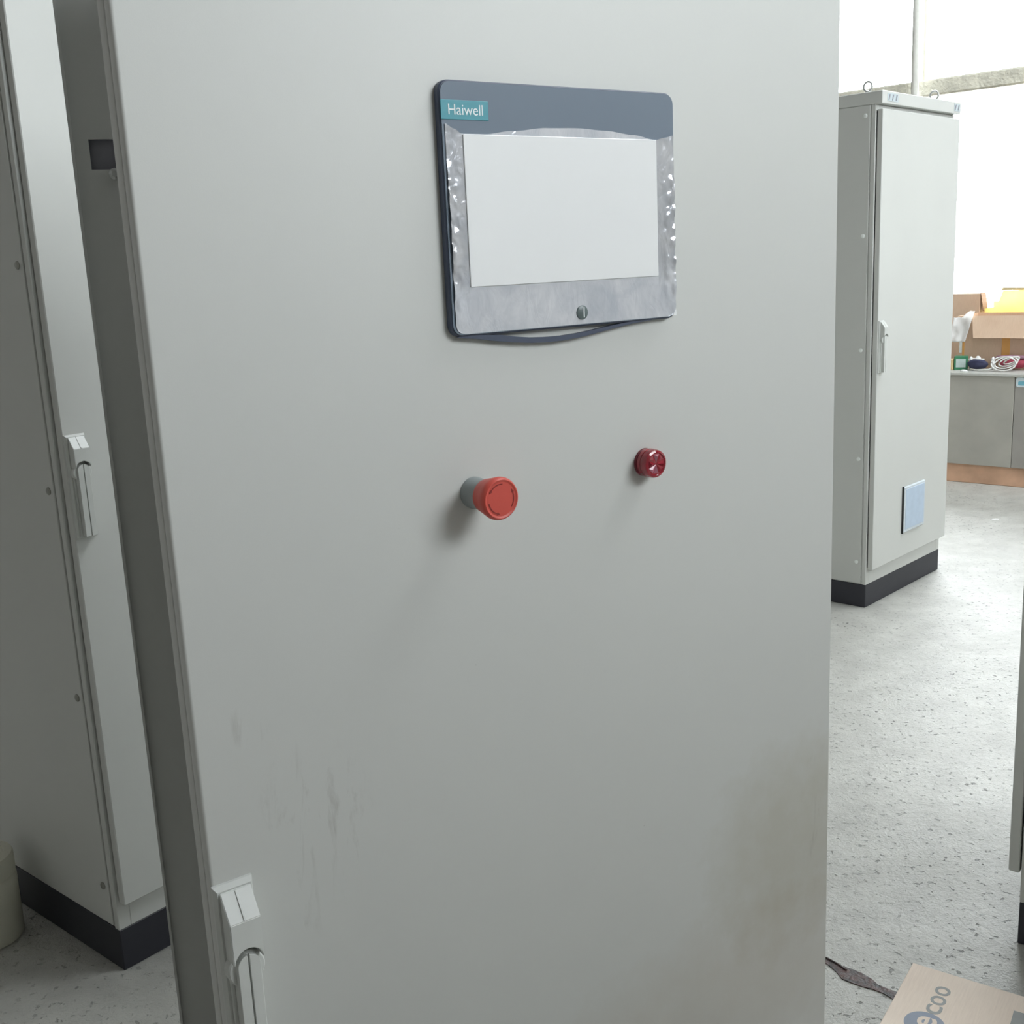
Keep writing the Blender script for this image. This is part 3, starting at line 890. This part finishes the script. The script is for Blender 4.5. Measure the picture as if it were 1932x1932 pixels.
obj('carcass', box(bmesh.new(), 0.01, 2.79, 0.02, 0.72, 0.122, 0.690), M_SHEET2, wb)
obj('worktop', box(bmesh.new(), -0.01, 2.81, -0.012, 0.74, 0.690, 0.708, 0.003), M_TOP, wb)
st = obj('sticker', prism(bmesh.new(), rrect(1.325, 1.47, 0.628, 0.686, 0.014), 0.002, 0.0005), plain('pale_sticker', lin(214, 226, 232), 0.5), wb)
obj('sticker_print', prism(bmesh.new(), rrect(1.338, 1.46, 0.638, 0.664, 0.008), 0.0006, -0.0002), plain('light_blue_print', lin(120, 186, 205), 0.5), st)

# open carton with folded-out front flap; VX(v): local x for a given v
def VX(v): return 3.6 - v
oc = hroot('open_carton', 7.46, 3.6, 0.708)
tag(oc, 'open tan cardboard box with its front flap folded down on the workbench', 'box')
x0, x1, y1, h = VX(2.742), VX(1.95), 0.36, 0.335
oc_t = 0.005
obj('front_wall', box(bmesh.new(), x0, x1, 0.0, oc_t, 0, h), M_CARD2, oc)
obj('side_wall', box(bmesh.new(), x0, x0 + oc_t, oc_t, y1, 0, h), M_CARD2, oc)
obj('side_wall', box(bmesh.new(), x1 - oc_t, x1, oc_t, y1, 0, h), M_CARD2, oc)
obj('back_wall', box(bmesh.new(), x0 + oc_t, x1 - oc_t, y1 - oc_t, y1, 0, h), M_CARD2, oc)
obj('bottom', box(bmesh.new(), x0 + oc_t, x1 - oc_t, oc_t, y1 - oc_t, 0, 0.004), M_CARD2, oc)
t = bmesh.new()
fl_top, fl_bot, fdy = h, h - 0.135, -0.055
xa0, xa1 = VX(2.646), x1
A = [t.verts.new(p) for p in ((xa0, 0, fl_top), (xa1, 0, fl_top), (xa1, fdy, fl_bot), (xa0 + 0.03, fdy, fl_bot))]
B = [t.verts.new(p) for p in ((xa0, -0.004, fl_top + 0.002), (xa1, -0.004, fl_top + 0.002), (xa1, fdy - 0.005, fl_bot), (xa0 + 0.03, fdy - 0.005, fl_bot))]
t.faces.new(A); t.faces.new(list(reversed(B)))
for i in range(4): t.faces.new((A[i], A[(i + 1) % 4], B[(i + 1) % 4], B[i]))
obj('front_flap', t, M_CARD2, oc)
M_TAPE = plain('orange_packing_tape', lin(228, 170, 96), 0.35, var=0.04)
obj('tape', box(bmesh.new(), VX(2.455), VX(2.405), -0.0015, 0.0, 0.06, fl_bot + 0.03), M_TAPE, oc)
obj('tape', box(bmesh.new(), VX(2.702), VX(2.690), -0.0015, 0.0, 0.05, 0.19), M_TAPE, oc)
obj('white_label', box(bmesh.new(), VX(2.722), VX(2.706), -0.0015, 0.0, 0.10, 0.18), M_INK, oc)
# crumpled white sheet hanging over the carton's corner
def sheet():
    bm = bmesh.new()
    nx, nz = 16, 18
    G = []
    for i in range(nx + 1):
        a = i / nx
        col = []
        for j in range(nz + 1):
            b = j / nz
            xl, xr = VX(2.770) + 0.012 * b, VX(2.672) + 0.046 * b
            sm = min(1.0, max(0.0, (a - 0.35) / 0.4))
            zt = 0.328 + 0.040 * sm * sm * (3 - 2 * sm) + 0.01 * noise.noise(Vector((a * 4, 0, 1)))
            z = 0.172 + (zt - 0.172) * b
            x = xl + (xr - xl) * a
            y = -0.020 - 0.026 * (1 - b) + 0.012 * noise.noise(Vector((a * 3, b * 3, 0.3)))
            col.append((x, y, z))
        G.append(col)
    F = [[bm.verts.new(p) for p in c] for c in G]
    Bk = [[bm.verts.new((p[0], p[1] + 0.003, p[2])) for p in c] for c in G]
    for i in range(nx):
        for j in range(nz):
            bm.faces.new((F[i][j], F[i + 1][j], F[i + 1][j + 1], F[i][j + 1]))
            bm.faces.new((Bk[i][j], Bk[i][j + 1], Bk[i + 1][j + 1], Bk[i + 1][j]))
    rim = [(i, 0) for i in range(nx)] + [(nx, j) for j in range(nz)] + [(i, nz) for i in range(nx, 0, -1)] + [(0, j) for j in range(nz, 0, -1)]
    for k in range(len(rim)):
        a, b = rim[k], rim[(k + 1) % len(rim)]
        bm.faces.new((F[a[0]][a[1]], F[b[0]][b[1]], Bk[b[0]][b[1]], Bk[a[0]][a[1]]))
    return bm
ws = hroot('white_sheet', 7.46, 3.6, 0.708)
M_WHITE = plain('white_paper', lin(246, 246, 244), 0.6, var=0.02)
t = NT('white_foam_sheet').set(Roughness=0.6)
t.base(t.ramp(t.noise(t.coord(), 20, 2), [(0.3, lin(246, 246, 245)), (0.7, lin(252, 252, 251))]))
tl = t.n('ShaderNodeBsdfTranslucent'); tl.inputs['Color'].default_value = (0.95, 0.95, 0.95, 1)
mx = t.n('ShaderNodeMixShader'); mx.inputs[0].default_value = 0.5
t.l(t.b.outputs[0], mx.inputs[1]); t.l(tl.outputs[0], mx.inputs[2]); t.l(mx.outputs[0], t.out.inputs['Surface'])
M_FOAM = t.m
w2 = obj('white_sheet', sheet(), M_FOAM, None, True)
w2.location = ws.location; w2.rotation_euler = ws.rotation_euler
bpy.data.objects.remove(ws, do_unlink=True)
tag(w2, 'white foam sheet draped over the left corner of the open cardboard box', 'sheet')

# second carton behind
bc = hroot('carton', 7.84, 3.6, 0.708)
tag(bc, 'plain tan cardboard box behind the open box, nearest the far cabinet', 'box')
bx0, bx1 = VX(3.10), VX(2.735)
obj('carton_body', box(bmesh.new(), bx0, bx1, 0, 0.10, 0, 0.46, 0.002), M_CARD2, bc)
t = bmesh.new()
A = [t.verts.new(p) for p in ((bx1, 0.0, 0.465), (bx1 + 0.004, 0.0, 0.465), (bx1 + 0.026, 0.0, 0.345), (bx1 + 0.020, 0.0, 0.345))]
B = [t.verts.new((v_.co.x, 0.09, v_.co.z)) for v_ in A]
t.faces.new(A); t.faces.new(list(reversed(B)))
for i in range(4): t.faces.new((A[i], A[(i + 1) % 4], B[(i + 1) % 4], B[i]))
obj('side_flap', t, cardboard('brown_cardboard_inside', lin(150, 112, 80), lin(160, 122, 88)), bc)

# yellow translucent trays in the window light
t = NT('yellow_translucent_plastic').set(Roughness=0.4)
tl = t.n('ShaderNodeBsdfTranslucent'); tl.inputs['Color'].default_value = (1.0, 0.9, 0.5, 1)
t.base(t.ramp(t.noise(t.coord(), 12, 3), [(0.3, lin(252, 236, 170)), (0.7, lin(255, 244, 200))]))
mx = t.n('ShaderNodeMixShader'); mx.inputs[0].default_value = 0.6
t.l(t.b.outputs[0], mx.inputs[1]); t.l(tl.outputs[0], mx.inputs[2]); t.l(mx.outputs[0], t.out.inputs['Surface'])
M_YEL = t.m
yt = hroot('yellow_tray', 7.83, 3.6, 0.708)
tag(yt, 'backlit yellow translucent plastic crate behind the open cardboard box', 'crate')
yx0, yx1 = VX(2.70), VX(2.05)
yz0, yz1 = 0.0, 0.485
th_ = 0.004
obj('front_wall', prism(bmesh.new(), [(yx0, yz0), (yx1, yz0), (yx1, yz1), (yx0 + 0.115, yz1 - 0.008), (yx0 + 0.075, 0.37), (yx0, 0.36)], 0.0, th_), M_YEL, yt)
obj('back_wall', box(bmesh.new(), yx0, yx1, 0.17, 0.17 + th_, yz0, 0.40), M_YEL, yt)
obj('side_wall', box(bmesh.new(), yx0, yx0 + th_, th_, 0.17, yz0, 0.36), M_YEL, yt)
obj('side_wall', box(bmesh.new(), yx1 - th_, yx1, th_, 0.17, yz0, 0.40), M_YEL, yt)
obj('bottom', box(bmesh.new(), yx0, yx1, th_, 0.17, yz0, yz0 + 0.004), M_YEL, yt)
obj('rim', box(bmesh.new(), yx0 + 0.11, yx1 + 0.004, -0.008, 0.004, yz1 - 0.006, yz1 + 0.012, 0.002), plain('straw_coloured_rim', lin(222, 206, 160), 0.5), yt)

# small things on the worktop, in front of the cartons
def on_bench(name, u, v, label, cat, rz=0.0):
    r = hroot(name, u, v, 0.708, rz)
    tag(r, label, cat)
    return r
M_GREEN = plain('green_carton_print', lin(58, 128, 92), 0.5)
g = on_bench('component_box', 7.34, 2.666, 'small green box with pale grey label at the left end of the worktop', 'box', 0.25)
obj('carton_body', box(bmesh.new(), -0.040, 0.040, 0, 0.05, 0, 0.088, 0.002), M_GREEN, g)
obj('front_label', box(bmesh.new(), -0.029, 0.030, -0.0012, 0.0005, 0.016, 0.070, 0.0003), plain('pale_grey_label', lin(190, 206, 202), 0.6), g)
y_ = on_bench('wood_offcut', 7.33, 2.735, 'pale yellow wooden offcut between the small green box and the far cabinet', 'offcut')
obj('block', box(bmesh.new(), -0.024, 0.024, 0, 0.05, 0, 0.070, 0.003), plain('pale_pine', lin(222, 196, 146), 0.7, var=0.1), y_)
obj('sawn_end', box(bmesh.new(), 0.024, 0.0255, 0.004, 0.046, 0.004, 0.066), plain('pine_end_grain', lin(205, 172, 120), 0.8), y_)
n_ = on_bench('navy_bag', 7.34, 2.558, 'dark navy fabric pouch lying on the worktop in front of the open box', 'pouch')
def blob(rx, ry, rz, zc, seed, amp=0.15):
    bm = bmesh.new()
    bmesh.ops.create_icosphere(bm, subdivisions=3, radius=1.0)
    for v_ in bm.verts:
        f = 1 + amp * noise.noise(v_.co * 2.2 + Vector((seed, 0, 0)))
        v_.co = Vector((v_.co.x * rx * f, v_.co.y * ry * f, max(-zc, v_.co.z * rz * f) + zc))
    return bm
obj('pouch_body', blob(0.064, 0.035, 0.032, 0.040, 1.0), plain('navy_cloth', lin(62, 64, 92), 0.85), n_, True)
obj('drawstring', tube(bmesh.new(), [(-0.05, -0.03, 0.072), (-0.02, -0.034, 0.078), (0.02, -0.034, 0.076), (0.05, -0.03, 0.074)], 0.004, 8), M_WHITE, n_, True)
obj('pouch_tag', blob(0.016, 0.01, 0.014, 0.078, 4.0), M_WHITE, n_, True)
for i, (v_, s, lab) in enumerate(((2.624, 0.012, 'white crumpled ball on top of the gap between green box and navy pouch'), (2.484, 0.012, 'white crumpled ball between the navy pouch and the red cloth'))):
    o = hroot('paper_ball', 7.40, v_, 0.708)
    b_ = obj('paper_ball', blob(s, s, s * 3.4, s * 3.4, 3.0 + i, 0.3), M_WHITE, None, True)
    b_.location = o.location; b_.rotation_euler = o.rotation_euler
    bpy.data.objects.remove(o, do_unlink=True)
    tag(b_, lab, 'paper')
r_ = on_bench('red_cloth', 7.41, 2.36, 'folded crimson cloth behind the white cable on the worktop', 'cloth')
obj('cloth_fold', blob(0.095, 0.035, 0.035, 0.046, 7.0, 0.2), plain('crimson_cloth', lin(170, 70, 88), 0.85), r_, True)
obj('cloth_top', blob(0.12, 0.03, 0.014, 0.080, 9.0, 0.2), plain('mauve_cloth', lin(150, 112, 126), 0.85), r_, True)
c_ = on_bench('cable_coil', 7.31, 2.375, 'loose white cable coil lying on the worktop beside the red cloth', 'cable')
M_CABLE = plain('white_cable', lin(232, 232, 228), 0.4)
for k in range(4):
    pts = []
    rr = 0.075 - 0.010 * k
    for q in range(26):
        a = 2 * PI * q / 26
        pts.append((0.012 * (k - 1) + rr * math.cos(a), 0.012 * k - 0.01 + 0.016 * math.sin(a + k), 0.050 + 0.006 * k + rr * 0.55 * math.sin(a + 0.3 * k)))
    obj('loop', tube(bmesh.new(), pts, 0.0048, 6, True), M_CABLE, c_, True)
obj('cable_end', tube(bmesh.new(), [(-0.06, -0.01, 0.03), (-0.10, -0.02, 0.012), (-0.15, -0.02, 0.007), (-0.19, -0.016, 0.007)], 0.0048, 6), M_CABLE, c_, True)
p_ = hroot('paper_scrap', 7.23, 2.605, 0.708)
ps = obj('paper_scrap', blob(0.022, 0.012, 0.008, 0.007, 12.0, 0.3), M_WHITE, None, True)
ps.location = p_.location; ps.rotation_euler = p_.rotation_euler
bpy.data.objects.remove(p_, do_unlink=True)
tag(ps, 'tiny white scrap of paper at the front edge of the worktop', 'paper')

# white chip on the floor
chip = obj('plastic_chip', blob(0.022, 0.010, 0.004, 0.003, 2.0, 0.3), M_WHITE, None, True)
chip.location = (2.672, 6.046, 0.0)
tag(chip, 'tiny white chip on the pale floor right of the far cabinet', 'chip')
